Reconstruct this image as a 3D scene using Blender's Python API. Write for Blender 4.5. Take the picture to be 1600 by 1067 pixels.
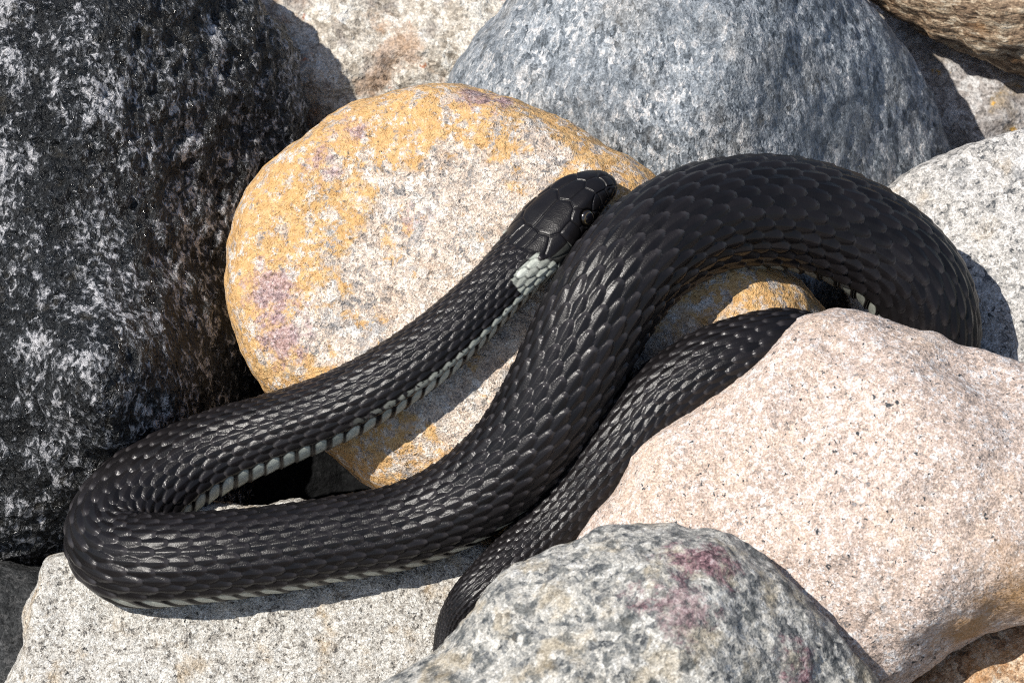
import bpy, bmesh, math, random
import numpy as np
from mathutils import Vector
from mathutils.bvhtree import BVHTree

for o in list(bpy.data.objects):
    bpy.data.objects.remove(o)
scene = bpy.context.scene
C = scene.collection

# ------------------------------------------------------------------ camera
K = 0.000175                 # metres per design unit (snake about 28 mm thick)
DIST = 1.10                  # camera to the middle of the rocks
DU = DIST / K
PITCH = math.radians(42)
cp, sp = math.cos(PITCH), math.sin(PITCH)
XA = np.array([1.0, 0, 0]); UA = np.array([0, sp, cp]); NA = np.array([0, -cp, sp])
FR = np.stack([XA, UA, NA])          # rows: right, up, towards the camera

cam_d = bpy.data.cameras.new('camera')
cam = bpy.data.objects.new('camera', cam_d); C.objects.link(cam)
cam.location = Vector(NA * DIST)
cam.rotation_euler = (math.pi / 2 - PITCH, 0, 0)
cam_d.sensor_width = 36
cam_d.lens = 36 * DIST / (1600 * K)
cam_d.clip_start = 0.05; cam_d.clip_end = 500
cam_d.dof.use_dof = True
cam_d.dof.focus_distance = DIST - 0.012
cam_d.dof.aperture_fstop = 32
scene.camera = cam

# ------------------------------------------------------------------ light
LC = np.array([-0.51, 0.37, 0.78]); LC = LC / np.linalg.norm(LC)     # to the sun: right, up, towards camera
LW = LC @ FR
elev = math.asin(LW[2]); azim = math.atan2(LW[0], LW[1])
world = bpy.data.worlds.new('World'); scene.world = world; world.use_nodes = True
wn = world.node_tree; wn.nodes.clear()
wo = wn.nodes.new('ShaderNodeOutputWorld'); wb = wn.nodes.new('ShaderNodeBackground')
ws = wn.nodes.new('ShaderNodeTexSky'); ws.sky_type = 'NISHITA'; ws.sun_disc = False
ws.sun_elevation = elev; ws.sun_rotation = azim
wb.inputs['Strength'].default_value = 0.095
wn.links.new(ws.outputs[0], wb.inputs['Color']); wn.links.new(wb.outputs[0], wo.inputs['Surface'])
sun_d = bpy.data.lights.new('sun', 'SUN'); sun_d.energy = 4.8; sun_d.angle = math.radians(0.5)
sun_d.color = (1.0, 0.955, 0.89)
sun = bpy.data.objects.new('sun', sun_d); C.objects.link(sun)
sun.location = Vector(LW * 3)
sun.rotation_euler = Vector(-LW).to_track_quat('-Z', 'Y').to_euler()
scene.view_settings.view_transform = 'Standard'
scene.view_settings.look = 'None'
scene.view_settings.exposure = 0.12
scene.view_settings.gamma = 1.0
scene.view_settings.use_curve_mapping = False
scene.render.engine = 'CYCLES'
scene.cycles.use_denoising = False
scene.cycles.filter_width = 1.1

# ------------------------------------------------------------------ helpers
def W(px, py, d):
    """a picture point at a depth d (design units towards the camera) as a world point"""
    s = (DU - d) / DU
    return ((px - 800) * s * XA + (533.5 - py) * s * UA + d * NA) * K

rng = np.random.RandomState(7)
PERM = rng.permutation(512)
GR = rng.normal(size=(512, 3)); GR /= np.linalg.norm(GR, axis=1)[:, None]
def noise(p):
    """gradient noise, about -0.6 .. 0.6"""
    pi = np.floor(p).astype(np.int64); pf = p - pi
    u = pf * pf * pf * (pf * (pf * 6 - 15) + 10)
    out = 0
    for dx in (0, 1):
        for dy in (0, 1):
            for dz in (0, 1):
                h = PERM[(PERM[(PERM[(pi[:, 0] + dx) & 511] + pi[:, 1] + dy) & 511] + pi[:, 2] + dz) & 511]
                g = GR[h]
                dot = g[:, 0] * (pf[:, 0] - dx) + g[:, 1] * (pf[:, 1] - dy) + g[:, 2] * (pf[:, 2] - dz)
                wx = u[:, 0] if dx else 1 - u[:, 0]
                wy = u[:, 1] if dy else 1 - u[:, 1]
                wz = u[:, 2] if dz else 1 - u[:, 2]
                out = out + dot * wx * wy * wz
    return out
def sstep(a, b, x):
    t = np.clip((x - a) / (b - a), 0, 1)
    return t * t * (3 - 2 * t)

def tag(o, label=None, cat=None, group=None, kind=None):
    if label: o['label'] = label
    if cat: o['category'] = cat
    if group: o['group'] = group
    if kind: o['kind'] = kind

def mesh_from(name, verts, faces, mat, smooth=True):
    """verts (n,3), faces (m,3|4) numpy -> mesh"""
    me = bpy.data.meshes.new(name)
    n = faces.shape[1]
    me.vertices.add(len(verts)); me.vertices.foreach_set('co', np.ascontiguousarray(verts, dtype=np.float32).ravel())
    me.loops.add(faces.size); me.loops.foreach_set('vertex_index', np.ascontiguousarray(faces, dtype=np.int32).ravel())
    me.polygons.add(len(faces))
    me.polygons.foreach_set('loop_start', np.arange(0, faces.size, n, dtype=np.int32))
    me.polygons.foreach_set('loop_total', np.full(len(faces), n, dtype=np.int32))
    me.update(calc_edges=True)
    if smooth: me.polygons.foreach_set('use_smooth', np.ones(len(faces), dtype=bool))
    if mat: me.materials.append(mat)
    return me

_ico = {}
def ico(sub):
    if sub not in _ico:
        bm = bmesh.new(); bmesh.ops.create_icosphere(bm, subdivisions=sub, radius=1)
        v = np.array([x.co[:] for x in bm.verts]); f = np.array([[q.index for q in x.verts] for x in bm.faces])
        bm.free(); v /= np.linalg.norm(v, axis=1)[:, None]
        _ico[sub] = (v, f)
    return _ico[sub]

# ------------------------------------------------------------------ materials
class NT:
    def __init__(s, name):
        s.m = bpy.data.materials.new(name); s.m.use_nodes = True
        s.t = s.m.node_tree; s.t.nodes.clear()
        s.out = s.t.nodes.new('ShaderNodeOutputMaterial')
        s.b = s.t.nodes.new('ShaderNodeBsdfPrincipled')
        s.t.links.new(s.b.outputs[0], s.out.inputs['Surface'])
    def n(s, typ, **kw):
        x = s.t.nodes.new(typ)
        for k, v in kw.items(): setattr(x, k, v)
        return x
    def put(s, sock, v):
        if v is None: return
        if hasattr(v, 'is_output') or isinstance(v, bpy.types.NodeSocket): s.t.links.new(v, sock)
        else:
            if isinstance(v, (tuple, list)) and len(v) == 3 and sock.type == 'RGBA': v = (*v, 1)
            sock.default_value = v
    def math(s, op, a, b=None, clamp=False):
        x = s.n('ShaderNodeMath', operation=op, use_clamp=clamp)
        s.put(x.inputs[0], a)
        if b is not None: s.put(x.inputs[1], b)
        return x.outputs[0]
    def mix(s, f, a, b, blend='MIX'):
        x = s.n('ShaderNodeMix', data_type='RGBA', blend_type=blend)
        s.put(x.inputs[0], f); s.put(x.inputs[6], a); s.put(x.inputs[7], b)
        return x.outputs[2]
    def ramp(s, v, stops, interp='LINEAR'):
        x = s.n('ShaderNodeValToRGB'); r = x.color_ramp; r.interpolation = interp
        while len(r.elements) < len(stops): r.elements.new(0.5)
        for e, (p, c) in zip(r.elements, stops):
            e.position = p; e.color = (*c, 1) if isinstance(c, (tuple, list)) else (c, c, c, 1)
        s.put(x.inputs[0], v)
        return x.outputs[0]
    def step(s, v, a, b):
        x = s.n('ShaderNodeMapRange', interpolation_type='SMOOTHSTEP')
        s.put(x.inputs['Value'], v); x.inputs['From Min'].default_value = a; x.inputs['From Max'].default_value = b
        return x.outputs[0]
    def coord(s, scale=1 / K, rot=(0, 0, 0), stretch=(1, 1, 1)):
        """object coordinates in design units, optionally rotated and stretched"""
        t = s.n('ShaderNodeTexCoord'); m = s.n('ShaderNodeMapping')
        s.put(m.inputs['Vector'], t.outputs['Object']); m.inputs['Rotation'].default_value = rot
        m.inputs['Scale'].default_value = tuple(scale * q for q in stretch)
        return m.outputs[0]
    def noise(s, co, size, detail=3, rough=0.55, dist=0.0):
        x = s.n('ShaderNodeTexNoise'); s.put(x.inputs['Vector'], co)
        x.inputs['Scale'].default_value = 1 / size; x.inputs['Detail'].default_value = detail
        x.inputs['Roughness'].default_value = rough; x.inputs['Distortion'].default_value = dist
        return x.outputs['Fac']
    def vor(s, co, size, feature='F1', rnd=1.0):
        x = s.n('ShaderNodeTexVoronoi', feature=feature); s.put(x.inputs['Vector'], co)
        x.inputs['Scale'].default_value = 1 / size; x.inputs['Randomness'].default_value = rnd
        return x
    def warp(s, co, size, amt):
        x = s.n('ShaderNodeTexNoise'); s.put(x.inputs['Vector'], co)
        x.inputs['Scale'].default_value = 1 / size; x.inputs['Detail'].default_value = 2
        a = s.n('ShaderNodeVectorMath', operation='SUBTRACT'); s.put(a.inputs[0], x.outputs['Color']); a.inputs[1].default_value = (.5, .5, .5)
        b = s.n('ShaderNodeVectorMath', operation='SCALE'); s.put(b.inputs[0], a.outputs[0]); b.inputs['Scale'].default_value = amt
        c = s.n('ShaderNodeVectorMath', operation='ADD'); s.put(c.inputs[0], co); s.put(c.inputs[1], b.outputs[0])
        return c.outputs[0]
    def sepx(s, col):
        x = s.n('ShaderNodeSeparateColor'); s.put(x.inputs[0], col)
        return x.outputs
    def spot(s, co, centre, rad, soft, wob=None):
        """1 inside a blotch round a point in design units (camera axes turned to world axes)"""
        w = np.array(centre) @ FR
        x = s.n('ShaderNodeVectorMath', operation='DISTANCE'); s.put(x.inputs[0], co); x.inputs[1].default_value = tuple(w)
        v = x.outputs['Value']
        if wob is not None: v = s.math('ADD', v, wob)
        return s.step(s.math('MULTIPLY', v, -1.0), -(rad + soft), -(rad - soft))
    def bump(s, h, dist, strength=1.0, prev=None):
        x = s.n('ShaderNodeBump'); s.put(x.inputs['Height'], h)
        x.inputs['Distance'].default_value = dist * K; x.inputs['Strength'].default_value = strength
        if prev is not None: s.put(x.inputs['Normal'], prev)
        return x.outputs[0]
    def facets(s, cellcol, amt):
        """surface normal tilted a little, differently for every crystal"""
        g = s.n('ShaderNodeNewGeometry')
        a = s.n('ShaderNodeVectorMath', operation='SUBTRACT'); s.put(a.inputs[0], cellcol); a.inputs[1].default_value = (.5, .5, .5)
        b = s.n('ShaderNodeVectorMath', operation='SCALE'); s.put(b.inputs[0], a.outputs[0]); b.inputs['Scale'].default_value = amt
        c = s.n('ShaderNodeVectorMath', operation='ADD'); s.put(c.inputs[0], g.outputs['Normal']); s.put(c.inputs[1], b.outputs[0])
        d = s.n('ShaderNodeVectorMath', operation='NORMALIZE'); s.put(d.inputs[0], c.outputs[0])
        return d.outputs[0]
    def done(s, col, rough, nrm=None, spec=0.4):
        s.put(s.b.inputs['Base Color'], col); s.put(s.b.inputs['Roughness'], rough)
        if nrm is not None: s.put(s.b.inputs['Normal'], nrm)
        s.b.inputs['Specular IOR Level'].default_value = spec
        return s.m

def granite(name, minerals, grain, tints=(), rough=0.75, relief=(6, 2.5), stretch=(1, 1, 1), rot=(0, 0, 0),
            fine=3.0, flecks=None, dirt=None, finebump=1.2, spec=0.35):
    """minerals: constant ramp over random crystal values; tints: (noise size, lo, hi, colour, strength)"""
    s = NT(name); co0 = s.coord(); co = s.coord(rot=rot, stretch=stretch)
    wc = s.warp(co, grain * 1.6, grain * 1.3)
    v1 = s.vor(wc, grain); v2 = s.vor(wc, grain * 0.42)
    r1 = s.sepx(v1.outputs['Color'])[0]; r2 = s.sepx(v2.outputs['Color'])[1]
    nz = s.noise(co, grain * 2.6, 5, 0.65)
    t = s.math('ADD', s.math('MULTIPLY', r1, 0.42), s.math('MULTIPLY', r2, 0.30))
    t = s.math('ADD', t, s.math('MULTIPLY', s.math('SUBTRACT', nz, 0.5), 1.1))
    t = s.math('ADD', t, 0.14, clamp=True)
    col = s.ramp(t, minerals)
    for (size, lo, hi, c, k, blend) in tints:
        m = s.step(s.noise(s.warp(co0, size * .5, size * .3), size, 5, 0.6), lo, hi)
        col = s.mix(s.math('MULTIPLY', m, k), col, c, blend)
    if flecks:
        fs, lo, hi, fc = flecks
        col = s.mix(s.step(s.noise(co, fs, 2, 0.5, 0.6), lo, hi), col, fc)
    fn = s.noise(co0, fine, 2, 0.7)
    col = s.mix(0.8, col, s.mix(1.0, col, s.ramp(fn, [(0.3, 0.45), (0.5, 1.0), (0.7, 1.6)]), 'MULTIPLY'))
    h = s.math('ADD', s.noise(co, relief[0], 4, 0.6), s.math('MULTIPLY', t, 0.35))
    nrm = s.bump(fn, finebump, 1.0, s.facets(v2.outputs['Color'], 0.55))
    nrm = s.bump(h, relief[1], 1.0, nrm)
    rg = s.math('ADD', rough - 0.12, s.math('MULTIPLY', r2, 0.25))
    return s, col, rg, nrm, co0, spec

def simple(*a, **k):
    s, col, rg, nrm, co0, spec = granite(*a, **k)
    return s.done(col, rg, nrm, spec)

# dark gneiss
def mat_dark():
    s = NT('dark_gneiss'); co0 = s.coord(); co = s.coord(rot=(0, 0.75, 0), stretch=(1.1, 1, 0.72))
    wc = s.warp(co, 16, 14)
    a = s.noise(wc, 11, 4, 0.68, 0.4); big = s.noise(co0, 95, 3, 0.6); mid = s.noise(wc, 34, 3, 0.6)
    t = s.math('ADD', a, s.math('MULTIPLY', s.math('SUBTRACT', big, 0.5), 0.62))
    t = s.math('ADD', t, s.math('MULTIPLY', s.math('SUBTRACT', mid, 0.5), 0.40))
    col = s.ramp(t, [(0.40, (0.006, 0.007, 0.008)), (0.50, (0.020, 0.023, 0.026)), (0.545, (0.08, 0.085, 0.093)), (0.585, (0.27, 0.275, 0.29)), (0.66, (0.62, 0.61, 0.62))])
    col = s.mix(s.math('MULTIPLY', s.step(s.noise(co0, 40, 4, 0.6), 0.58, 0.72), 0.35), col, (0.075, 0.06, 0.035))
    fn = s.noise(co0, 3.5, 2, 0.7)
    vc = s.vor(s.warp(co, 7, 6), 6.5)
    nrm = s.bump(fn, 2.2, 1.0, s.facets(vc.outputs['Color'], 1.25))
    nrm = s.bump(s.math('ADD', s.noise(wc, 11, 4, 0.7), s.math('MULTIPLY', a, 0.6)), 15.0, 1.0, nrm)
    rg = s.ramp(s.sepx(vc.outputs['Color'])[0], [(0.0, 0.12), (0.3, 0.34), (1.0, 0.6)])
    return s.done(col, rg, nrm, 0.6)

# cream boulder with ochre patina
def mat_ochre():
    s, col, rg, nrm, co, spec = granite('ochre_granite',
        [(0.10, (0.22, 0.21, 0.205)), (0.26, (0.44, 0.39, 0.345)), (0.42, (0.66, 0.53, 0.42)), (0.58, (0.75, 0.645, 0.54)), (0.80, (0.82, 0.77, 0.70))], 12,
        tints=[(70, 0.50, 0.68, (0.50, 0.345, 0.23), 0.45, 'MIX'), (42, 0.55, 0.66, (0.30, 0.30, 0.305), 0.6, 'MIX')],
        relief=(12, 5.0), fine=3.0, finebump=1.6)
    wv = s.warp(co, 40, 34)
    wob = s.math('MULTIPLY', s.math('SUBTRACT', s.noise(wv, 80, 5, 0.66), 0.5), 520)
    core = s.spot(co, (40, 0, 170), 245, 22, wob)          # the worn, cleaner middle
    lo = s.spot(co, (250, -190, 120), 190, 40, wob)
    clean = s.math('MAXIMUM', core, s.math('MULTIPLY', lo, 0.8))
    och = s.ramp(s.noise(co, 11, 5, 0.7), [(0.22, (0.30, 0.165, 0.06)), (0.42, (0.66, 0.36, 0.11)), (0.58, (0.78, 0.475, 0.175)), (0.76, (0.68, 0.56, 0.38))])
    m = s.math('SUBTRACT', 1.0, clean)
    br = s.step(s.noise(s.warp(co, 12, 12), 26, 6, 0.74), 0.42, 0.50)
    m = s.math('MULTIPLY', m, br)
    m2 = s.step(s.noise(s.warp(co, 20, 20), 52, 6, 0.70), 0.60, 0.65)     # scattered ochre islands
    m = s.math('MAXIMUM', m, s.math('MULTIPLY', m2, 0.8))
    col = s.mix(s.math('MULTIPLY', m, 0.86), col, och)
    lich = s.step(s.noise(s.warp(co, 14, 14), 30, 6, 0.72), 0.585, 0.63)    # grey lichen crusts
    col = s.mix(s.math('MULTIPLY', lich, 0.55), col, s.ramp(s.noise(co, 7, 4, 0.7), [(0.3, (0.13, 0.13, 0.125)), (0.55, (0.36, 0.36, 0.345)), (0.75, (0.58, 0.58, 0.56))]))
    w2 = s.math('MULTIPLY', s.math('SUBTRACT', s.noise(co, 22, 6, 0.75), 0.5), 150)
    for c, r in (((-285, 8, 120), 38), ((-262, -62, 120), 36), ((-70, 128, 160), 26), ((30, 310, 70), 30), ((72, 312, 80), 24), ((-165, 250, 80), 20), ((-200, 200, 100), 18)):
        g = s.spot(co, c, r, 16, w2)
        pur = s.ramp(s.noise(co, 7, 4, 0.8), [(0.38, (0.09, 0.065, 0.07)), (0.47, (0.36, 0.23, 0.24)), (0.55, (0.52, 0.36, 0.36)), (0.64, (0.74, 0.64, 0.62))])
        col = s.mix(s.math('MULTIPLY', g, 0.85), col, pur)
    dk = s.step(s.noise(s.warp(co, 10, 10), 12, 4, 0.62), 0.64, 0.70)
    col = s.mix(s.math('MULTIPLY', dk, 0.8), col, (0.10, 0.09, 0.08))
    return s.done(col, rg, nrm, spec)

# pink granite
def mat_pink():
    s, col, rg, nrm, co, spec = granite('pink_granite',
        [(0.08, (0.20, 0.19, 0.19)), (0.22, (0.40, 0.315, 0.26)), (0.40, (0.55, 0.43, 0.355)), (0.56, (0.61, 0.495, 0.425)), (0.70, (0.68, 0.615, 0.57)), (0.9, (0.80, 0.785, 0.77))], 6.0,
        tints=[(120, 0.46, 0.70, (0.62, 0.46, 0.33), 0.45, 'MIX'), (60, 0.58, 0.72, (0.60, 0.58, 0.57), 0.4, 'MIX')],
        flecks=(8, 0.655, 0.70, (0.06, 0.065, 0.07)), relief=(8, 2.2), fine=2.8, finebump=1.1)
    w = s.math('MULTIPLY', s.math('SUBTRACT', s.noise(co, 60, 5, 0.62), 0.5), 190)
    st = s.math('MAXIMUM', s.spot(co, (225, -135, 140), 62, 45, w), s.spot(co, (165, -190, 120), 44, 35, w))
    st = s.math('MAXIMUM', st, s.math('MULTIPLY', s.spot(co, (330, -170, 60), 70, 40, w), 0.9))
    col = s.mix(s.math('MULTIPLY', st, 0.75), col, (0.44, 0.24, 0.08))
    w3 = s.math('MULTIPLY', s.math('SUBTRACT', s.noise(co, 14, 4, 0.62), 0.5), 40)
    col = s.mix(s.math('MULTIPLY', s.spot(co, (-178, -17, 170), 10, 9, w3), 0.8), col, (0.34, 0.17, 0.07))
    return s.done(col, rg, nrm, spec)

# grey rock with garnet-red patches
def mat_speckled():
    s, col, rg, nrm, co, spec = granite('garnet_granite',
        [(0.10, (0.045, 0.05, 0.055)), (0.26, (0.15, 0.155, 0.155)), (0.42, (0.33, 0.325, 0.30)), (0.58, (0.46, 0.44, 0.395)), (0.78, (0.62, 0.61, 0.57))], 12,
        tints=[(60, 0.48, 0.64, (0.40, 0.32, 0.20), 0.5, 'MIX'), (34, 0.54, 0.63, (0.045, 0.055, 0.06), 0.7, 'MIX')],
        relief=(12, 4.0), fine=3.2, finebump=1.6)
    w = s.math('MULTIPLY', s.math('SUBTRACT', s.noise(s.warp(co, 20, 20), 30, 6, 0.75), 0.5), 190)
    for c, r, k in (((85, 150, 120), 40, .9), ((120, 135, 110), 34, .9), ((40, 160, 130), 26, .7), ((5, 110, 170), 34, .7), ((75, 70, 180), 40, .65), ((250, -20, 110), 34, .9), ((255, -60, 110), 40, .8), ((215, -95, 130), 34, .7)):
        g = s.spot(co, c, r, 16, w)
        red = s.ramp(s.noise(s.warp(co, 9, 8), 9, 5, 0.78), [(0.38, (0.022, 0.020, 0.024)), (0.47, (0.14, 0.075, 0.085)), (0.55, (0.33, 0.19, 0.205)), (0.64, (0.56, 0.46, 0.46))])
        col = s.mix(s.math('MULTIPLY', g, k), col, red)
    return s.done(col, rg, nrm, spec)

def mat_bluegrey():
    return simple('blue_grey_gneiss',
        [(0.10, (0.045, 0.055, 0.065)), (0.30, (0.13, 0.15, 0.17)), (0.46, (0.235, 0.26, 0.285)), (0.60, (0.34, 0.365, 0.385)), (0.75, (0.50, 0.50, 0.50)), (0.92, (0.66, 0.63, 0.60))], 10,
        tints=[(90, 0.46, 0.66, (0.26, 0.235, 0.20), 0.35, 'MIX'), (150, 0.5, 0.62, (0.16, 0.18, 0.20), 0.45, 'MIX')],
        relief=(10, 3.2), stretch=(1.25, 1.0, 0.6), rot=(0, 0.35, 0), fine=3.4, finebump=1.4)

def mat_cream():
    return simple('cream_rock',
        [(0.12, (0.28, 0.24, 0.19)), (0.32, (0.46, 0.41, 0.34)), (0.50, (0.60, 0.55, 0.47)), (0.68, (0.68, 0.65, 0.58)), (0.9, (0.74, 0.73, 0.69))], 16,
        tints=[(85, 0.52, 0.66, (0.34, 0.17, 0.07), 0.6, 'MIX'), (55, 0.54, 0.64, (0.25, 0.22, 0.20), 0.6, 'MIX'), (36, 0.64, 0.70, (0.42, 0.13, 0.04), 0.8, 'MIX')],
        relief=(22, 7.0), fine=4, finebump=1.4)

def mat_sandy():
    return simple('pale_rough_granite',
        [(0.14, (0.10, 0.095, 0.09)), (0.28, (0.36, 0.33, 0.285)), (0.45, (0.56, 0.53, 0.475)), (0.62, (0.66, 0.635, 0.58)), (0.85, (0.76, 0.745, 0.70))], 5.5,
        tints=[(65, 0.52, 0.70, (0.50, 0.36, 0.20), 0.5, 'MIX'), (110, 0.56, 0.70, (0.30, 0.29, 0.27), 0.45, 'MIX')],
        flecks=(7, 0.66, 0.73, (0.045, 0.045, 0.045)), relief=(6.5, 5.5), fine=2.6, finebump=1.6)

def mat_palegrey():
    return simple('pale_grey_granite',
        [(0.14, (0.075, 0.08, 0.085)), (0.30, (0.30, 0.29, 0.275)), (0.46, (0.46, 0.44, 0.41)), (0.62, (0.58, 0.555, 0.52)), (0.85, (0.70, 0.69, 0.67))], 8,
        tints=[(80, 0.54, 0.70, (0.44, 0.34, 0.22), 0.45, 'MIX'), (50, 0.56, 0.68, (0.22, 0.225, 0.23), 0.55, 'MIX')],
        relief=(9, 3.2), fine=3, finebump=1.4)

def mat_brown():
    return simple('brown_schist',
        [(0.14, (0.05, 0.035, 0.025)), (0.32, (0.16, 0.105, 0.065)), (0.48, (0.30, 0.21, 0.135)), (0.64, (0.44, 0.34, 0.23)), (0.85, (0.60, 0.52, 0.40))], 12,
        tints=[(60, 0.56, 0.7, (0.34, 0.17, 0.06), 0.5, 'MIX')],
        relief=(13, 7), stretch=(0.42, 1, 1.5), rot=(0, -0.42, 0), fine=4, finebump=1.6)

def mat_farpale():
    return simple('pale_lichen_rock',
        [(0.14, (0.16, 0.15, 0.14)), (0.32, (0.32, 0.29, 0.27)), (0.50, (0.46, 0.43, 0.41)), (0.68, (0.56, 0.54, 0.52)), (0.9, (0.66, 0.65, 0.64))], 14,
        tints=[(60, 0.55, 0.68, (0.40, 0.29, 0.15), 0.5, 'MIX'), (30, 0.66, 0.70, (0.62, 0.36, 0.07), 0.9, 'MIX'), (70, 0.55, 0.66, (0.20, 0.18, 0.17), 0.5, 'MIX')],
        relief=(16, 5), fine=4, finebump=1.4)

def mat_russet():
    return simple('russet_granite',
        [(0.12, (0.12, 0.08, 0.055)), (0.30, (0.34, 0.20, 0.11)), (0.48, (0.50, 0.34, 0.21)), (0.66, (0.60, 0.46, 0.32)), (0.9, (0.66, 0.58, 0.48))], 9,
        tints=[(50, 0.52, 0.68, (0.42, 0.20, 0.06), 0.6, 'MIX')], relief=(10, 4), fine=3, finebump=1.4)

def mat_slate_shade():  # dark grey stone, its shade painted in by the charcoal tone
    return simple('charcoal_painted_shade',
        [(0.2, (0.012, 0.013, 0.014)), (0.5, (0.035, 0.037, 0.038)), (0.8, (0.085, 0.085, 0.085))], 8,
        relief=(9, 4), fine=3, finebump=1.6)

def mat_painted_shade():  # near-black colour paints the shade of the gap onto the stone
    s = NT('painted_shade_stone'); co = s.coord()
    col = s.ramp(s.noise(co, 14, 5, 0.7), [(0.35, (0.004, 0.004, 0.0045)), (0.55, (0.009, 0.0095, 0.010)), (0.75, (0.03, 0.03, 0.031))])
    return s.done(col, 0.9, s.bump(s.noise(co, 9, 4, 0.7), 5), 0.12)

def mat_ground():
    s = NT('shingle_ground'); co = s.coord(scale=1 / K)
    v = s.vor(s.warp(co, 30, 20), 32)
    col = s.ramp(s.sepx(v.outputs['Color'])[0], [(0, (0.05, 0.045, 0.04)), (0.5, (0.12, 0.11, 0.10)), (1, (0.22, 0.20, 0.18))])
    nrm = s.bump(v.outputs['Distance'], -12)
    return s.done(col, 0.9, nrm, 0.3)

# ------------------------------------------------------------------ rocks
ROCKS = {}
def rock(name, label, outline, centre, d, front, back, mat, sub=6, n=2.3, rough=(), clips=(), smooth=10, peak=(0, 0), bumps=(), late=()):
    """outline: rim of the stone seen along the view, (px, py); front/back: its half-thickness either side of the rim"""
    u, f = ico(sub)
    cx, cy = centre
    pts = np.array([(x - cx, cy - y) for x, y in outline], float)
    th = np.arctan2(pts[:, 1], pts[:, 0]); rr = np.hypot(pts[:, 0], pts[:, 1])
    o = np.argsort(th); th, rr = th[o], rr[o]
    g = np.linspace(-math.pi, math.pi, 721)[:-1]
    R = np.interp(g, th, rr, period=2 * math.pi)
    k = np.exp(-0.5 * (np.arange(-30, 31) / max(smooth, .01)) ** 2); k /= k.sum()
    R = np.convolve(np.concatenate([R[-30:], R, R[:30]]), k, 'valid')
    r = np.hypot(u[:, 0], u[:, 1]); t = np.arctan2(u[:, 1], u[:, 0])
    q = (r ** n + np.abs(u[:, 2]) ** n) ** (1 / n)
    rho, ze = r / q, u[:, 2] / q
    Rv = np.interp(t, g, R, period=2 * math.pi)
    Rm = R.mean(); wgt = sstep(0.0, 0.9, rho)
    Rv = Rm + (Rv - Rm) * wgt
    p = np.stack([np.cos(t) * rho * Rv, np.sin(t) * rho * Rv, np.where(ze > 0, ze * front, ze * back)], 1)
    zf = np.clip(p[:, 2], 0, None) / max(front, 1)
    p[:, 0] += peak[0] * zf; p[:, 1] += peak[1] * zf
    for (bx, by, sg, am) in bumps:
        p[:, 2] += am * np.exp(-((p[:, 0] - (bx - cx)) ** 2 + (p[:, 1] - (cy - by)) ** 2) / (2 * sg * sg)) * sstep(0, 0.3, ze)
    for (a, b, c, off, soft) in clips:
        nn = np.array([a, b, c], float); nn /= np.linalg.norm(nn)
        e = p @ nn - off
        e2 = np.where(e > -soft, soft * (1 - np.exp(-(e + soft) / soft)) - soft, e)
        p += nn * (np.minimum(e2, e) - e)[:, None]
    for (bx, by, sg, am) in late:
        p[:, 2] += am * np.exp(-((p[:, 0] - (bx - cx)) ** 2 + (p[:, 1] - (cy - by)) ** 2) / (2 * sg * sg)) * sstep(0, 0.3, ze)
    nrm = u / np.array([1, 1, 1]); nrm = nrm * np.array([1 / Rm, 1 / Rm, 1 / (0.5 * (front + back))]); nrm /= np.linalg.norm(nrm, axis=1)[:, None]
    seed = np.array([sum(map(ord, name)) * 1.37 % 97, sum(map(ord, label)) * .73 % 89, 3.3])
    for (size, amp, mode) in rough:
        x = noise(p / size + seed)
        if mode == 'ridge': x = 0.3 - np.abs(x) * 1.6
        if mode == 'pit': x = -np.clip(x - 0.08, 0, 1) * 1.8
        p += nrm * (x * amp * 2)[:, None]
    s = (DU - d) / DU * K
    me = mesh_from(name, (p * s) @ FR, f, mat)
    ob = bpy.data.objects.new(name, me); C.objects.link(ob)
    ob.location = Vector(W(cx, cy, d))
    tag(ob, label, 'rock')
    ROCKS[label] = ob
    return ob

STD = [(160, 9, ''), (60, 4, ''), (24, 1.6, '')]

dark = rock('boulder', 'big black rough gneiss boulder flecked with grey, towering beside the ochre stone',
    [(-330, 350), (-280, 0), (-180, -60), (0, -105), (230, -100), (335, -78), (380, -38), (408, 0), (440, 42), (478, 90), (494, 140), (502, 200), (520, 400), (560, 600), (640, 780), (600, 900), (400, 930), (120, 872), (0, 905), (-180, 840)],
    (150, 330), -190, 290, 260, mat_dark(), sub=7, n=2.5, smooth=4,
    rough=[(190, 14, ''), (75, 10, ''), (36, 7, ''), (18, 6.0, ''), (9, 2.6, '')],
    clips=[(0.76, -0.05, 0.56, 215, 90), (0.1, -0.85, 0.5, 500, 60)], late=[(235, 575, 88, 165)])

ochre = rock('boulder', 'rounded cream boulder with ochre orange patina that the snake lies across',
    [(352, 450), (357, 380), (380, 318), (420, 262), (480, 212), (560, 166), (640, 140), (700, 135), (780, 148), (860, 178), (940, 226), (1012, 268), (1062, 318), (1130, 372), (1210, 412), (1275, 452), (1310, 530), (1270, 640), (1150, 750), (1000, 830), (850, 850), (720, 822), (600, 770), (540, 722), (480, 676), (430, 628), (390, 570), (362, 510)],
    (715, 465), -20, 190, 260, mat_ochre(), sub=7, n=2.5, smooth=7,
    rough=[(210, 7, ''), (80, 5, ''), (34, 2.6, ''), (14, 1.2, '')],
    clips=[(-0.10, 0.16, 0.97, 158, 35)], bumps=[(1180, 500, 85, 50)])

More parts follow.
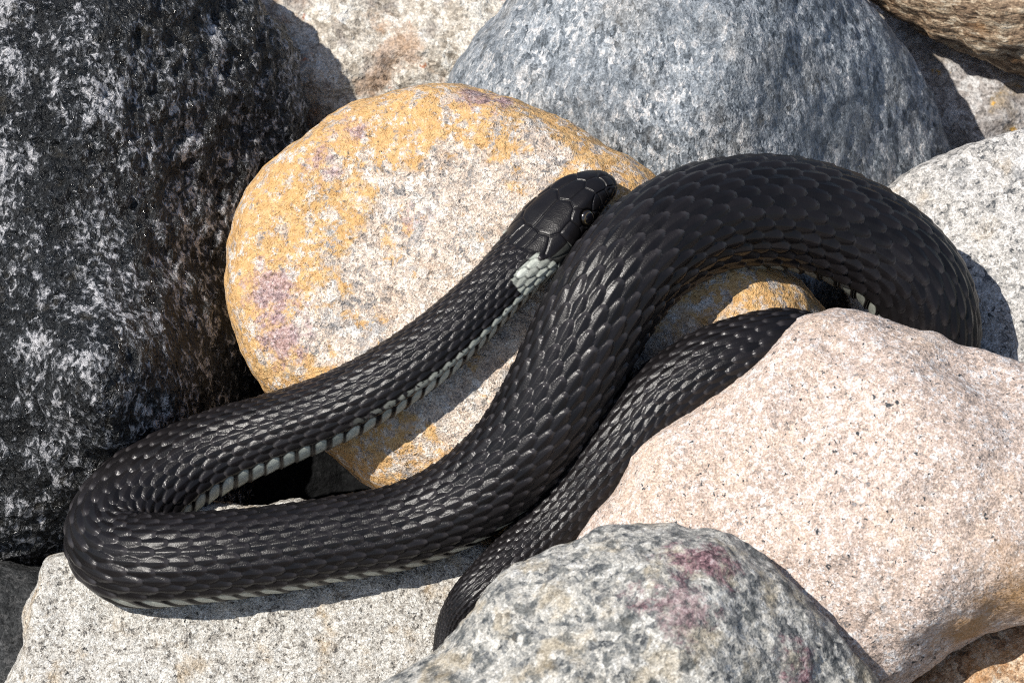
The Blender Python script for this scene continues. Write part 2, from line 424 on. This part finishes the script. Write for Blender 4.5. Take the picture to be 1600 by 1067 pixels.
bluegrey = rock('boulder', 'large smooth blue grey speckled boulder standing behind the ochre stone',
    [(690, 190), (712, 128), (745, 75), (795, 15), (860, -60), (980, -140), (1130, -165), (1260, -100), (1352, 0), (1400, 62), (1450, 122), (1500, 182), (1535, 240), (1550, 330), (1450, 440), (1200, 500), (900, 430), (750, 310)],
    (1110, 150), -340, 340, 300, mat_bluegrey(), sub=7, n=2.1, smooth=7, peak=(-40, 20),
    rough=[(200, 10, ''), (80, 5, ''), (28, 2.4, ''), (13, 1.5, '')],
    clips=[(0.70, -0.1, 0.6, 255, 60)])

cream = rock('boulder', 'cream rock with rust stains at the back, partly shaded by the black boulder',
    [(250, 100), (260, -150), (450, -330), (700, -330), (850, -200), (880, 0), (850, 160), (700, 260), (480, 280), (320, 240)],
    (590, -10), -615, 220, 300, mat_cream(), sub=6, n=2.6,
    rough=[(150, 16, ''), (70, 10, ''), (30, 5, ''), (14, 2.5, '')], clips=[(0.05, 0.45, 0.85, 150, 30)])

palegrey = rock('boulder', 'pale grey granite rock under the right coil, half shaded by the snake',
    [(1330, 400), (1345, 330), (1390, 285), (1430, 264), (1500, 236), (1560, 213), (1605, 200), (1720, 190), (1850, 260), (1900, 420), (1850, 600), (1700, 680), (1500, 690), (1380, 620), (1335, 500)],
    (1600, 430), -190, 150, 260, mat_palegrey(), sub=6, n=2.5, smooth=6,
    rough=[(140, 10, ''), (60, 6, ''), (25, 2.6, ''), (12, 1.6, '')], clips=[(-0.3, 0.3, 0.85, 118, 25)])

farpale = rock('boulder', 'pale weathered rock with orange lichen dots wedged under the brown schist slab',
    [(1250, 80), (1300, -80), (1420, -160), (1600, -160), (1800, -60), (1850, 120), (1750, 270), (1560, 330), (1380, 300), (1280, 200)],
    (1540, 80), -735, 170, 260, mat_farpale(), sub=6, n=2.6,
    rough=[(120, 12, ''), (50, 8, ''), (22, 3.5, '')], clips=[(0, 0.5, 0.86, 95, 20)])

brown = rock('boulder', 'brown layered schist slab jutting above the pale lichen dotted rock',
    [(1300, -60), (1368, 0), (1432, 42), (1500, 74), (1560, 98), (1610, 115), (1720, 130), (1850, 60), (1860, -80), (1700, -230), (1480, -250), (1330, -160)],
    (1580, -60), -500, 120, 150, mat_brown(), sub=6, n=2.5, smooth=5,
    rough=[(110, 10, ''), (45, 7, ''), (20, 3.5, ''), (10, 2, '')])

pink = rock('boulder', 'smooth pale pink granite boulder pressed against the snake tail',
    [(1185, 552), (1228, 512), (1285, 493), (1340, 488), (1400, 499), (1470, 524), (1530, 546), (1600, 575), (1720, 630), (1830, 740), (1800, 890), (1680, 955), (1600, 966), (1530, 992), (1480, 1015), (1435, 1040), (1340, 1085), (1150, 1090), (990, 1000), (890, 880), (888, 845), (925, 805), (955, 770), (978, 722), (1010, 688), (1060, 662), (1105, 638), (1140, 600)],
    (1340, 790), 255, 190, 150, mat_pink(), sub=7, n=2.3, smooth=4, peak=(30, -20),
    rough=[(170, 14, ''), (75, 7.5, ''), (30, 2.2, ''), (11, 1.1, '')],
    clips=[(-0.25, 0.25, 0.9, 165, 30), (0.2, 0.65, 0.7, 225, 30)])

speckled = rock('boulder', 'grey speckled rock with dark red garnet patches, lowest beside the tail tip',
    [(530, 1110), (575, 1075), (640, 1050), (690, 1010), (738, 952), (785, 895), (845, 868), (910, 846), (960, 826), (1020, 821), (1080, 828), (1125, 829), (1175, 862), (1240, 918), (1285, 962), (1335, 1022), (1385, 1075), (1410, 1170), (1330, 1310), (1100, 1390), (800, 1370), (600, 1270), (530, 1180)],
    (985, 1010), 465, 200, 260, mat_speckled(), sub=7, n=2.3, smooth=4, peak=(0, -40),
    rough=[(150, 9, ''), (65, 6, ''), (28, 3, ''), (13, 1.8, '')],
    clips=[(0.6, 0.15, 0.75, 225, 25), (-0.35, 0.45, 0.8, 175, 25)])

sandy = rock('boulder', 'pale rough sandy granite slab carrying the lower left loop of the snake',
    [(108, 862), (85, 866), (70, 878), (67, 915), (47, 948), (43, 1000), (12, 1060), (-40, 1160), (60, 1290), (400, 1340), (750, 1300), (860, 1100), (850, 900), (700, 820), (520, 800), (385, 796), (200, 820)],
    (400, 1010), 60, 170, 200, mat_sandy(), sub=7, n=2.9, smooth=2,
    rough=[(130, 9, ''), (50, 5, ''), (22, 3, ''), (9, 1.6, '')],
    clips=[(-0.05, 0.35, 0.93, 120, 20)])

slate = rock('boulder', 'charcoal rock in shade left of the pale sandy slab',
    [(-320, 900), (-200, 860), (-60, 868), (40, 880), (160, 930), (170, 1080), (60, 1230), (-200, 1260), (-350, 1100)],
    (-70, 1050), -90, 130, 220, mat_slate_shade(), sub=6, n=2.4,
    rough=[(130, 12, ''), (55, 7, ''), (24, 3, ''), (11, 1.5, '')])

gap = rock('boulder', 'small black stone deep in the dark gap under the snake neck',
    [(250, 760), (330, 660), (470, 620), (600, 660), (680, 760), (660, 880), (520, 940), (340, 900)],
    (470, 790), -300, 90, 180, mat_painted_shade(), sub=6, n=2.2, rough=[(100, 10, ''), (45, 6, ''), (20, 3, '')])  # stone added to fill the gap with painted shade

russet = rock('boulder', 'russet stained rock in shade below the pink granite boulder',
    [(1380, 1060), (1420, 1010), (1480, 985), (1560, 950), (1640, 940), (1800, 960), (1900, 1080), (1850, 1230), (1600, 1300), (1420, 1240), (1360, 1150)],
    (1610, 1110), 130, 150, 200, mat_russet(), sub=6, n=2.3,
    rough=[(130, 10, ''), (55, 6, ''), (24, 3, ''), (11, 1.6, '')])

# ------------------------------------------------------------------ ground
ZG = -0.068
def make_ground():
    g = np.unique(np.concatenate([-np.geomspace(0.6, 60, 14), np.linspace(-0.55, 0.55, 90), np.geomspace(0.6, 60, 14)]))
    X, Y = np.meshgrid(g, g); n = len(g)
    P = np.stack([X.ravel(), Y.ravel(), np.zeros(n * n)], 1)
    near = np.exp(-(P[:, 0] ** 2 + P[:, 1] ** 2) / 0.35)
    P[:, 2] = noise(P / 0.06 + 5) * 0.008 * near
    i = np.arange(n * n).reshape(n, n)
    f = np.stack([i[:-1, :-1].ravel(), i[:-1, 1:].ravel(), i[1:, 1:].ravel(), i[1:, :-1].ravel()], 1)
    ob = bpy.data.objects.new('ground', mesh_from('ground', P, f, mat_ground())); C.objects.link(ob)
    ob.location.z = ZG; tag(ob, 'dark damp shingle ground beneath the rocks', 'ground', kind='structure')
make_ground()

def make_shingle():
    r = np.random.RandomState(11); u, f = ico(2)
    V, F, TN, off = [], [], [], 0
    nlow = len(u)
    for i in range(3600):
        rad = 0.62 * math.sqrt(r.rand()); ang = r.rand() * 2 * math.pi
        if abs(rad * math.cos(ang)) < 0.17 and abs(rad * math.sin(ang) + 0.02) < 0.20: continue      # covered by the boulders
        sz = 0.006 + 0.015 * r.rand() ** 2
        q = u * (1 + 0.35 * noise(u * 0.9 + r.rand(3) * 90))[:, None] * np.array([1, 0.6 + 0.4 * r.rand(), 0.45 + 0.3 * r.rand()]) * sz
        c_, s_ = math.cos(ang * 7), math.sin(ang * 7)
        q = np.stack([q[:, 0] * c_ - q[:, 1] * s_, q[:, 0] * s_ + q[:, 1] * c_, q[:, 2]], 1)
        V.append(q + np.array([rad * math.cos(ang), rad * math.sin(ang) + 0.05, sz * 0.25])); F.append(f + off); off += nlow
        TN.append(np.full(nlow, r.rand()))
    s = NT('shingle_stone'); a = s.n('ShaderNodeAttribute', attribute_name='tone'); co = s.coord()
    col = s.ramp(a.outputs['Fac'], [(0, (0.04, 0.042, 0.045)), (0.35, (0.16, 0.155, 0.15)), (0.6, (0.30, 0.27, 0.24)), (0.8, (0.42, 0.38, 0.34)), (1, (0.34, 0.22, 0.13))])
    col = s.mix(0.7, col, s.mix(1.0, col, s.ramp(s.noise(co, 9, 5, 0.7), [(0.3, 0.4), (0.5, 1.0), (0.7, 1.6)]), 'MULTIPLY'))
    m = s.done(col, 0.75, s.bump(s.noise(co, 8, 4, 0.7), 3.0), 0.35)
    me = mesh_from('shingle', np.concatenate(V), np.concatenate(F), m)
    at = me.attributes.new('tone', 'FLOAT', 'POINT'); at.data.foreach_set('value', np.concatenate(TN).astype(np.float32))
    ob = bpy.data.objects.new('shingle', me); C.objects.link(ob); ob.location.z = ZG
    tag(ob, 'loose grey and brown shingle between the boulders', 'shingle', kind='stuff')
make_shingle()

# ------------------------------------------------------------------ snake
def bvh_of(obs):
    V, F, off = [], [], 0
    for ob in obs:
        me = ob.data; n = len(me.vertices); a = np.empty(n * 3, np.float32); me.vertices.foreach_get('co', a)
        V.append(a.reshape(-1, 3) + np.array(ob.location))
        b = np.empty(len(me.loops), np.int32); me.loops.foreach_get('vertex_index', b); F.append(b.reshape(-1, 3) + off); off += n
    return BVHTree.FromPolygons(np.concatenate(V).tolist(), np.concatenate(F).tolist())
REST = bvh_of([ochre, sandy])

# centre line: px, py, radius, and either a depth or None (rests on the stones) plus a lift
PATH = [
 (963, 286, 30, None, 8), (926, 299, 34, None, 4), (882, 334, 38, None, 2), (840, 384, 42, None, 0),
 (794, 436, 43, None, 0), (738, 492, 46, None, 0), (675, 548, 49, None, 0), (600, 600, 51, None, 0),
 (520, 642, 53, None, 0), (430, 676, 56, None, 0), (340, 708, 62, 88, 0), (258, 750, 68, 82, 0), (200, 794, 70, 96, 0),
 (176, 842, 71, 128, 0), (202, 876, 71, 168, 0), (262, 878, 69, None, 0), (345, 871, 66, None, 0), (440, 860, 64, None, 0),
 (540, 842, 62, None, 0), (630, 826, 63, None, 0), (718, 788, 66, None, 0), (790, 732, 70, None, 0),
 (848, 660, 75, None, 0), (890, 582, 78, None, 0), (926, 508, 80, None, 0), (964, 444, 81, None, 0), (1016, 390, 82, None, 0),
 (1084, 350, 83, 165, 0), (1160, 335, 83, 115, 0), (1240, 337, 83, 82, 0), (1315, 360, 82, 62, 0), (1382, 399, 80, 50, 0),
 (1433, 455, 78, 45, 0), (1450, 530, 75, 40, 0), (1432, 605, 70, -15, 0), (1375, 632, 66, -40, 0), (1310, 590, 61, -10, 0),
 (1245, 545, 58, None, 28), (1180, 552, 57, None, 28), (1122, 570, 57, None, 28), (1072, 599, 57, None, 28), (1028, 633, 56, None, 30), (985, 684, 56, None, 34),
 (944, 734, 54, None, 36), (900, 788, 51, None, 36), (845, 843, 46, None, 36), (782, 897, 39, None, 32), (743, 928, 32, None, 30), (722, 951, 27, None, 16), (706, 977, 22, None, 0),
 (695, 1015, 17, None, 0), (690, 1055, 11, None, 0), (690, 1085, 4, None, 0)]

def settle(px, py, R):
    """move along the line of sight until a ball of this radius touches the stones"""
    d = 620.0
    for _ in range(400):
        s = (DU - d) / DU
        hit = REST.find_nearest(Vector(W(px, py, d)))
        gap = hit[3] / K / s - R * 0.92
        if gap < 0.4: break
        d -= max(gap * 0.9, 0.4)
        if d < -500: break
    return d
ds = []
for (px, py, R, m, lift) in PATH:
    if m is None: ds.append(settle(px, py, R) + lift)
    elif m == 'i': ds.append(np.nan)
    else: ds.append(float(m))
ds = np.array(ds); idx = np.arange(len(ds)); ok = ~np.isnan(ds)
print('SNAKE DEPTH', [None if np.isnan(x) else int(x) for x in ds])
ds = np.interp(idx, idx[ok], ds[ok])
sm = ds.copy()
for _ in range(2):
    sm[1:-1] = np.maximum(sm[1:-1] * 0.0 + (sm[:-2] + 2 * sm[1:-1] + sm[2:]) / 4, sm[1:-1] - 6)
ds = sm
ctrl = np.array([W(p[0], p[1], d) / K for p, d in zip(PATH, ds)])        # world, design units
crad = np.array([p[2] * (DU - d) / DU for p, d in zip(PATH, ds)])

def catmull(P, per=60):
    P = np.concatenate([[2 * P[0] - P[1]], P, [2 * P[-1] - P[-2]]])
    out = []
    for i in range(1, len(P) - 2):
        p0, p1, p2, p3 = P[i - 1], P[i], P[i + 1], P[i + 2]
        t = np.linspace(0, 1, per, endpoint=False)[:, None]
        out.append(0.5 * (2 * p1 + (p2 - p0) * t + (2 * p0 - 5 * p1 + 4 * p2 - p3) * t ** 2 + (3 * p1 - p0 - 3 * p2 + p3) * t ** 3))
    out.append(P[-2][None]); return np.concatenate(out)
raw = catmull(np.concatenate([ctrl, crad[:, None]], 1))
k = np.exp(-0.5 * (np.arange(-60, 61) / 18.0) ** 2); k /= k.sum()
ext = np.concatenate([2 * raw[0] - raw[60:0:-1], raw, 2 * raw[-1] - raw[-2:-62:-1]])
raw = np.stack([np.convolve(ext[:, i], k, 'valid') for i in range(4)], 1)
arc = np.concatenate([[0], np.cumsum(np.linalg.norm(np.diff(raw[:, :3], axis=0), axis=1))])
LEN = arc[-1]
HEAD = 178.0
# rings: denser in front
NS, NP = 2600, 250
S = np.concatenate([HEAD * 1.25 * np.linspace(0, 1, 420, endpoint=False) ** 1.25, np.linspace(HEAD * 1.25, LEN, NS - 420)])
cen = np.stack([np.interp(S, arc, raw[:, i]) for i in range(3)], 1); RB = np.interp(S, arc, raw[:, 3])
RB = np.maximum(RB, 0.5)
T = np.gradient(cen, S, axis=0); T /= np.linalg.norm(T, axis=1)[:, None]
# dorsal direction: world up, eased along the body
upw = np.array([0, 0, 1.0])
Bd = np.zeros_like(T); b = upw - T[0] * (upw @ T[0]); b /= np.linalg.norm(b)
for i in range(len(S)):
    b = b - T[i] * (b @ T[i]); b /= np.linalg.norm(b)
    g = upw - T[i] * (upw @ T[i]); gl = np.linalg.norm(g)
    b = b + g * 0.05 * gl; b = b - T[i] * (b @ T[i]); b /= np.linalg.norm(b)
    Bd[i] = b
ra = np.radians(13) * sstep(120, 220, S) * (1 - sstep(760, 1000, S))
SC = [float(arc[np.argmin(np.linalg.norm(raw[:, :3] - c, axis=1))]) for c in ctrl]
ra = ra + np.radians(17) * sstep(SC[19], SC[22], S) * (1 - sstep(SC[29], SC[32], S))
print('SC', [int(q) for q in SC])
Bd = Bd * np.cos(ra)[:, None] + np.cross(T, Bd) * np.sin(ra)[:, None]
Sd = np.cross(T, Bd)            # T runs snout -> tail; Sd = the animal's right-hand side as seen below

phi = np.linspace(-math.pi, math.pi, NP, endpoint=False)         # 0 = dorsal, + towards Sd
SS, PH = np.meshgrid(S, phi, indexing='ij')
# cross-section
HS = 1.18
SH = S / HS; SSH = SS / HS
hx = np.array([0, 3, 8, 16, 30, 50, 75, 105, 135, 160, 185, 230])
hw = np.array([1, 11, 18, 24.5, 31, 38, 45, 51, 51, 47, 43, 43])
ht = np.array([1, 9, 15, 20, 25, 30, 34, 36, 36, 37, 40, 43])
hb = np.array([1, 8, 12, 15, 19, 23, 27, 30, 32, 34, 38, 43])
tb = sstep(180, 225, SH)
wv = 1.05 * np.interp(SH, hx, hw) * (1 - tb) + RB * tb
tv = 1.05 * np.interp(SH, hx, ht) * (1 - tb) + RB * tb
bv = 1.05 * np.interp(SH, hx, hb) * (1 - tb) + RB * 0.93 * tb
ne = 2.55 - 0.45 * sstep(120, 240, S)
cs, sn = np.cos(PH), np.sin(PH)
vert = np.where(cs > 0, tv[:, None], bv[:, None])
RAD = ((np.abs(sn) / wv[:, None]) ** ne[:, None] + (np.abs(cs) / vert) ** ne[:, None]) ** (-1 / ne[:, None])

# ---- scales: lattice of overlapping shingles
Lsc = 0.50 * np.maximum(RB, 20)
psi = np.concatenate([[0], np.cumsum(0.5 * (1 / Lsc[1:] + 1 / Lsc[:-1]) * np.diff(S))])   # scale count along the body
ROWS = 17; HALF = math.radians(101)            # dorsal rows cover +-118 degrees
row = PH / HALF * (ROWS / 2)                   # -9.5 .. 9.5
PS = np.repeat(psi[:, None], NP, 1)
Hs = np.full(PS.shape, -1.0); SID = np.zeros(PS.shape, np.int32); UU = np.zeros(PS.shape); EE = np.ones(PS.shape)
r0 = np.round(row)
for dr in (-1, 0, 1):
    rr = r0 + dr
    inr = np.abs(rr) <= 8
    off = np.where(np.abs(rr) % 2 == 1, 0.5, 0.0)
    base = np.floor(PS - off)
    for dk in (-1, 0):
        kk = base + dk
        u = (PS - off - kk) / 1.62             # 0 at the hidden root .. 1 at the free tip
        lowest = np.abs(rr) >= 7.5
        v = (row - rr) / np.where(lowest, 0.97, 0.86)
        wdt = np.clip(u / 0.50, 0, 1) ** 0.8 * np.clip(1 - np.clip((u - 0.48) / 0.52, 0, 1) ** 1.9, 0, 1) ** 0.72
        e = np.abs(v) / np.maximum(wdt, 1e-3)
        inside = (u > 0.02) & (u < 1.0) & (e < 1) & inr
        keel = 0.13 * np.exp(-(v / 0.10) ** 2) * sstep(0.15, 0.5, u) * (1 - sstep(0.85, 1.0, u)) * np.where(lowest, 0.0, 1.0)
        h = 0.06 + 0.80 * u + 0.62 * (1 - e ** 2) * np.minimum(1, (1 - u) * 7) - 0.12 * sstep(0.92, 1.0, u) - 0.22 * e ** 8 + keel
        h = np.where(inside, h, -1)
        take = h > Hs
        Hs = np.where(take, h, Hs)
        SID = np.where(take, ((kk + 50) * 64 + rr + 20).astype(np.int32), SID)
        UU = np.where(take, u, UU); EE = np.where(take, e, EE)
Hs = np.where(Hs < 0, 0.05, Hs)
# belly plates: one per scale count
vent = sstep(HALF * 0.985, HALF * 1.04, np.abs(PH))
slant = (np.abs(PH) - HALF) * 1.1
fu = PS - slant; fr = fu - np.floor(fu)
Hv = 0.15 + 0.55 * fr ** 0.8 * (1 - sstep(0.90, 1.0, fr))
Hs = Hs * (1 - vent) + Hv * vent
amp = 0.088 * RB[:, None]

# ---- head plates: seams between hand-placed plate centres (distance from snout, side in degrees)
plates = [(3, 0, 1), (13, 26, 1), (13, -26, 1), (28, 30, 1), (28, -30, 1), (56, 0, 1), (54, 46, 1.0), (54, -46, 1.0), (98, 25, 1.35), (98, -25, 1.35),
          (16, 75, 1), (16, -75, 1), (30, 76, 1), (30, -76, 1), (42, 70, .8), (42, -70, .8), (76, 66, .85), (76, -66, .85), (78, 84, .85), (78, -84, .85), (100, 70, 1), (100, -70, 1), (124, 66, 1), (124, -66, 1)]
for sgn in (1, -1):
    for t_ in (10, 24, 38, 52, 68, 86, 108): plates.append((t_, sgn * 104, 1))
    for t_ in (12, 28, 46, 66, 90, 116): plates.append((t_, sgn * 132, 1))
    for t_ in (20, 55, 90, 125): plates.append((t_, sgn * 165, 1))
    plates.append((136, sgn * 96, 1.1)); plates.append((140, sgn * 38, .9)); plates.append((142, sgn * 12, .8))
hm = SH < 215
PHm = PH[hm]; Sm = SSH[hm]
d1 = np.full(PHm.shape, 1e9); d2 = np.full(PHm.shape, 1e9); pid = np.zeros(PHm.shape, np.int32)
for i, (t_, a_, w_) in enumerate(plates):
    wl = np.interp(t_, hx, hw) * 0.95
    da = np.degrees(PHm) - a_; da = (da + 180) % 360 - 180
    dist = np.hypot((Sm - t_), np.radians(da) * wl) / w_
    new = dist < d1
    d2 = np.where(new, d1, np.minimum(d2, dist)); pid = np.where(new, i, pid); d1 = np.where(new, dist, d1)
seam = d2 - d1
Hp = 1.6 * sstep(0, 3.2, seam) + 0.5 * sstep(0, 9, seam)
hs = np.zeros_like(PH); hs[hm] = Hp
hbnd = 150 + 10 * np.cos(PH * 2)                    # where head plates give way to scales
hmix = sstep(-4, 4, SSH - hbnd)
DISP = hs * (1 - hmix) + Hs * amp * hmix
# brow ridge, eye socket and mouth line
eyeT, eyeA = 68.0, 77.0
for sgn in (1, -1):
    da = (np.degrees(PH) - sgn * eyeA) * np.pi / 180 * 36
    e = np.hypot(SSH - eyeT, da)
    DISP += -5.5 * (1 - sstep(8, 14.5, e))
    bw = np.exp(-((SSH - 54) / 20) ** 2) * np.exp(-((np.degrees(PH) - sgn * 46) / 11) ** 2)
    DISP += 3.2 * bw
    mo = np.exp(-((np.degrees(PH) - sgn * (117 - 6 * np.cos(SSH / 30))) / 2.6) ** 2) * (1 - sstep(112, 124, SSH)) * sstep(2, 8, SSH)
    DISP -= 2.2 * mo
    nos = np.exp(-(((SSH - 17) / 2.4) ** 2 + ((np.degrees(PH) - sgn * 62) / 6) ** 2))
    DISP -= 3.0 * nos
# dimple on some belly-side scales: slight random tilt per scale
rnd = np.random.RandomState(3).rand(1 << 16)
sr = rnd[(SID * 7919) & 65535]
DISP += (sr - 0.5) * 0.014 * RB[:, None] * hmix * (1 - vent)
taper = np.minimum(1, RB / 14)[:, None]
RR = RAD + DISP * np.where(hmix > 0.5, taper, 1)
V = cen[:, None, :] + RR[..., None] * (cs[..., None] * Bd[:, None, :] + sn[..., None] * Sd[:, None, :])
V[0] = cen[0] - T[0] * 0.5; V[-1] = cen[-1]

# ---- pigment
lat = np.degrees(np.abs(PH))
pale = np.zeros_like(PH)
srow = (SID % 64) - 20
# collar patch behind the jaw
t0 = 178
col_m = np.exp(-((SSH - 169 - (lat - 75) * 0.10) / 25) ** 4) * sstep(46, 54, lat) * (1 - sstep(120, 126, lat))
edge = (1 - sstep(0.62, 0.95, EE)) * (1 - sstep(0.86, 0.97, UU)) * sstep(0.30, 0.42, UU)
colv = (col_m > np.maximum(0.2, 0.48 + 1.0 * (sr - 0.5))).astype(float) * (0.06 + 0.94 * edge) * (0.45 + 0.5 * rnd[(SID * 331) & 65535])
pale = np.maximum(pale, colv * hmix)
# lips and throat
lip = sstep(98, 104, lat) * (1 - hmix) * np.where((np.sin(SSH * 0.42) > 0.75) & (lat < 120), 0.15, 0.8)
pale = np.maximum(pale, lip * 0.55)
hq = np.zeros_like(PH); hq[hm] = ((pid * 37) % 11) / 11.0
pale = np.maximum(pale, np.where((lat > 70) & (SSH > 112) & (SSH < 160), 0.28 * hq, 0) * (1 - hmix))
# belly margins: greenish white blocks between black bars
bj = rnd[(np.floor(fu).astype(np.int64) * 613 + (PH > 0) * 77) & 65535]
bar = sstep(0.05, 0.14, fr) * (1 - sstep(0.64 + 0.20 * bj, 0.74 + 0.20 * bj, fr)) * (0.72 + 0.28 * bj)
fade = np.clip(1.0 - (SS - 900) / 3500, 0.55, 1)
scal = sstep(0.0, 0.07, np.abs(PH) - HALF * (1.0 + 0.38 * (fr - 0.42) ** 2))
belly = vent * scal * bar * fade * (1 - 0.85 * sstep(HALF * 1.30, HALF * 1.42, np.abs(PH)))
pale = np.maximum(pale, belly * hmix)
# lowest scale row near the neck is splashed with white
near = np.clip(1 - (SS - 230) / 330, 0, 1) * (np.abs(srow) == 8) * (1 - vent)
splash = noise(np.stack([SS.ravel() / 7, PH.ravel() * 6, 0 * SS.ravel()], 1)).reshape(SS.shape)
pale = np.maximum(pale, near * (splash + 0.25 + 0.5 * near > 0.30) * edge * 0.9 * hmix)

idx2 = np.arange(NS * NP).reshape(NS, NP); nxt = np.roll(idx2, -1, axis=1)
F = np.stack([idx2[:-1].ravel(), nxt[:-1].ravel(), nxt[1:].ravel(), idx2[1:].ravel()], 1)
base = np.array([cen[:, 0].mean(), cen[:, 1].mean(), V[..., 2].min()])

def mat_skin():
    s = NT('snake_skin')
    a = s.n('ShaderNodeAttribute', attribute_name='pale'); r = s.n('ShaderNodeAttribute', attribute_name='tone')
    co = s.coord()
    dk = s.ramp(r.outputs['Fac'], [(0, (0.0055, 0.0049, 0.0052)), (1, (0.019, 0.0165, 0.0178))])
    wh = s.ramp(s.noise(co, 9, 3, 0.6), [(0.3, (0.40, 0.43, 0.37)), (0.7, (0.66, 0.68, 0.60))])
    col = s.mix(a.outputs['Fac'], dk, wh)
    tp = s.n('ShaderNodeAttribute', attribute_name='tip')
    dk = s.mix(tp.outputs['Fac'], dk, (0.050, 0.046, 0.047))
    col = s.mix(a.outputs['Fac'], dk, wh)
    rg = s.math('ADD', s.ramp(s.noise(co, 14, 3, 0.6), [(0.3, 0.27), (0.7, 0.39)]), s.math('MULTIPLY', a.outputs['Fac'], 0.1))
    rg = s.math('SUBTRACT', rg, s.math('MULTIPLY', tp.outputs['Fac'], 0.12))
    nrm = s.bump(s.noise(co, 2.2, 2, 0.6), 0.35)
    return s.done(col, rg, nrm, 0.30)
def mat_eye():
    s = NT('snake_eye'); co = s.coord()
    x = s.n('ShaderNodeVectorMath', operation='DISTANCE'); s.put(x.inputs[0], co); x.inputs[1].default_value = (0, 0, 11)
    col = s.ramp(s.math('DIVIDE', x.outputs['Value'], 20.0), [(0.0, (0.004, 0.004, 0.006)), (0.46, (0.004, 0.004, 0.006)), (0.50, (0.10, 0.075, 0.03)), (0.55, (0.03, 0.02, 0.01)), (0.62, (0.01, 0.008, 0.006))])
    s.b.inputs['Coat Weight'].default_value = 1.0; s.b.inputs['Coat Roughness'].default_value = 0.03
    return s.done(col, 0.15, None, 0.6)

snake = bpy.data.objects.new('snake', None); C.objects.link(snake); snake.empty_display_size = 0.02
snake.location = Vector(base * K)
tag(snake, 'glossy black grass snake with pale collar patch coiled in an S over the rocks', 'snake')
me = mesh_from('body', (V.reshape(-1, 3) - base) * K, F, mat_skin())
at = me.attributes.new('pale', 'FLOAT', 'POINT'); at.data.foreach_set('value', pale.ravel().astype(np.float32))
tone = (0.45 * sr + 0.55 * sstep(0.60, 0.98, UU) * (1 - vent)) * hmix + 0.25 * (1 - hmix)
at = me.attributes.new('tone', 'FLOAT', 'POINT'); at.data.foreach_set('value', tone.ravel().astype(np.float32))
tip = sstep(0.80, 0.93, UU) * (1 - vent) * hmix * (0.5 + 0.5 * sr)
at = me.attributes.new('tip', 'FLOAT', 'POINT'); at.data.foreach_set('value', tip.ravel().astype(np.float32))
body = bpy.data.objects.new('body', me); C.objects.link(body); body.parent = snake

ie = int(np.argmin(np.abs(SH - eyeT)))
me_eye = None
EM = mat_eye()
for sgn in (1, -1):
    u, f = ico(4)
    if me_eye is None:
        p = u * np.array([13, 13, 10.0]); me_eye = mesh_from('eye', p * K, f, EM)
    a = math.radians(sgn * eyeA)
    dirv = math.cos(a) * Bd[ie] + math.sin(a) * Sd[ie]
    j = int(np.argmin(np.abs(phi - a)))
    pos = cen[ie] + dirv * (RAD[ie, j] - 4.0)
    look = dirv * 0.95 - T[ie] * 0.25
    e = bpy.data.objects.new('eye', me_eye); C.objects.link(e); e.parent = snake
    e.location = Vector((pos - base) * K); e.rotation_euler = Vector(look).to_track_quat('Z', 'Y').to_euler()
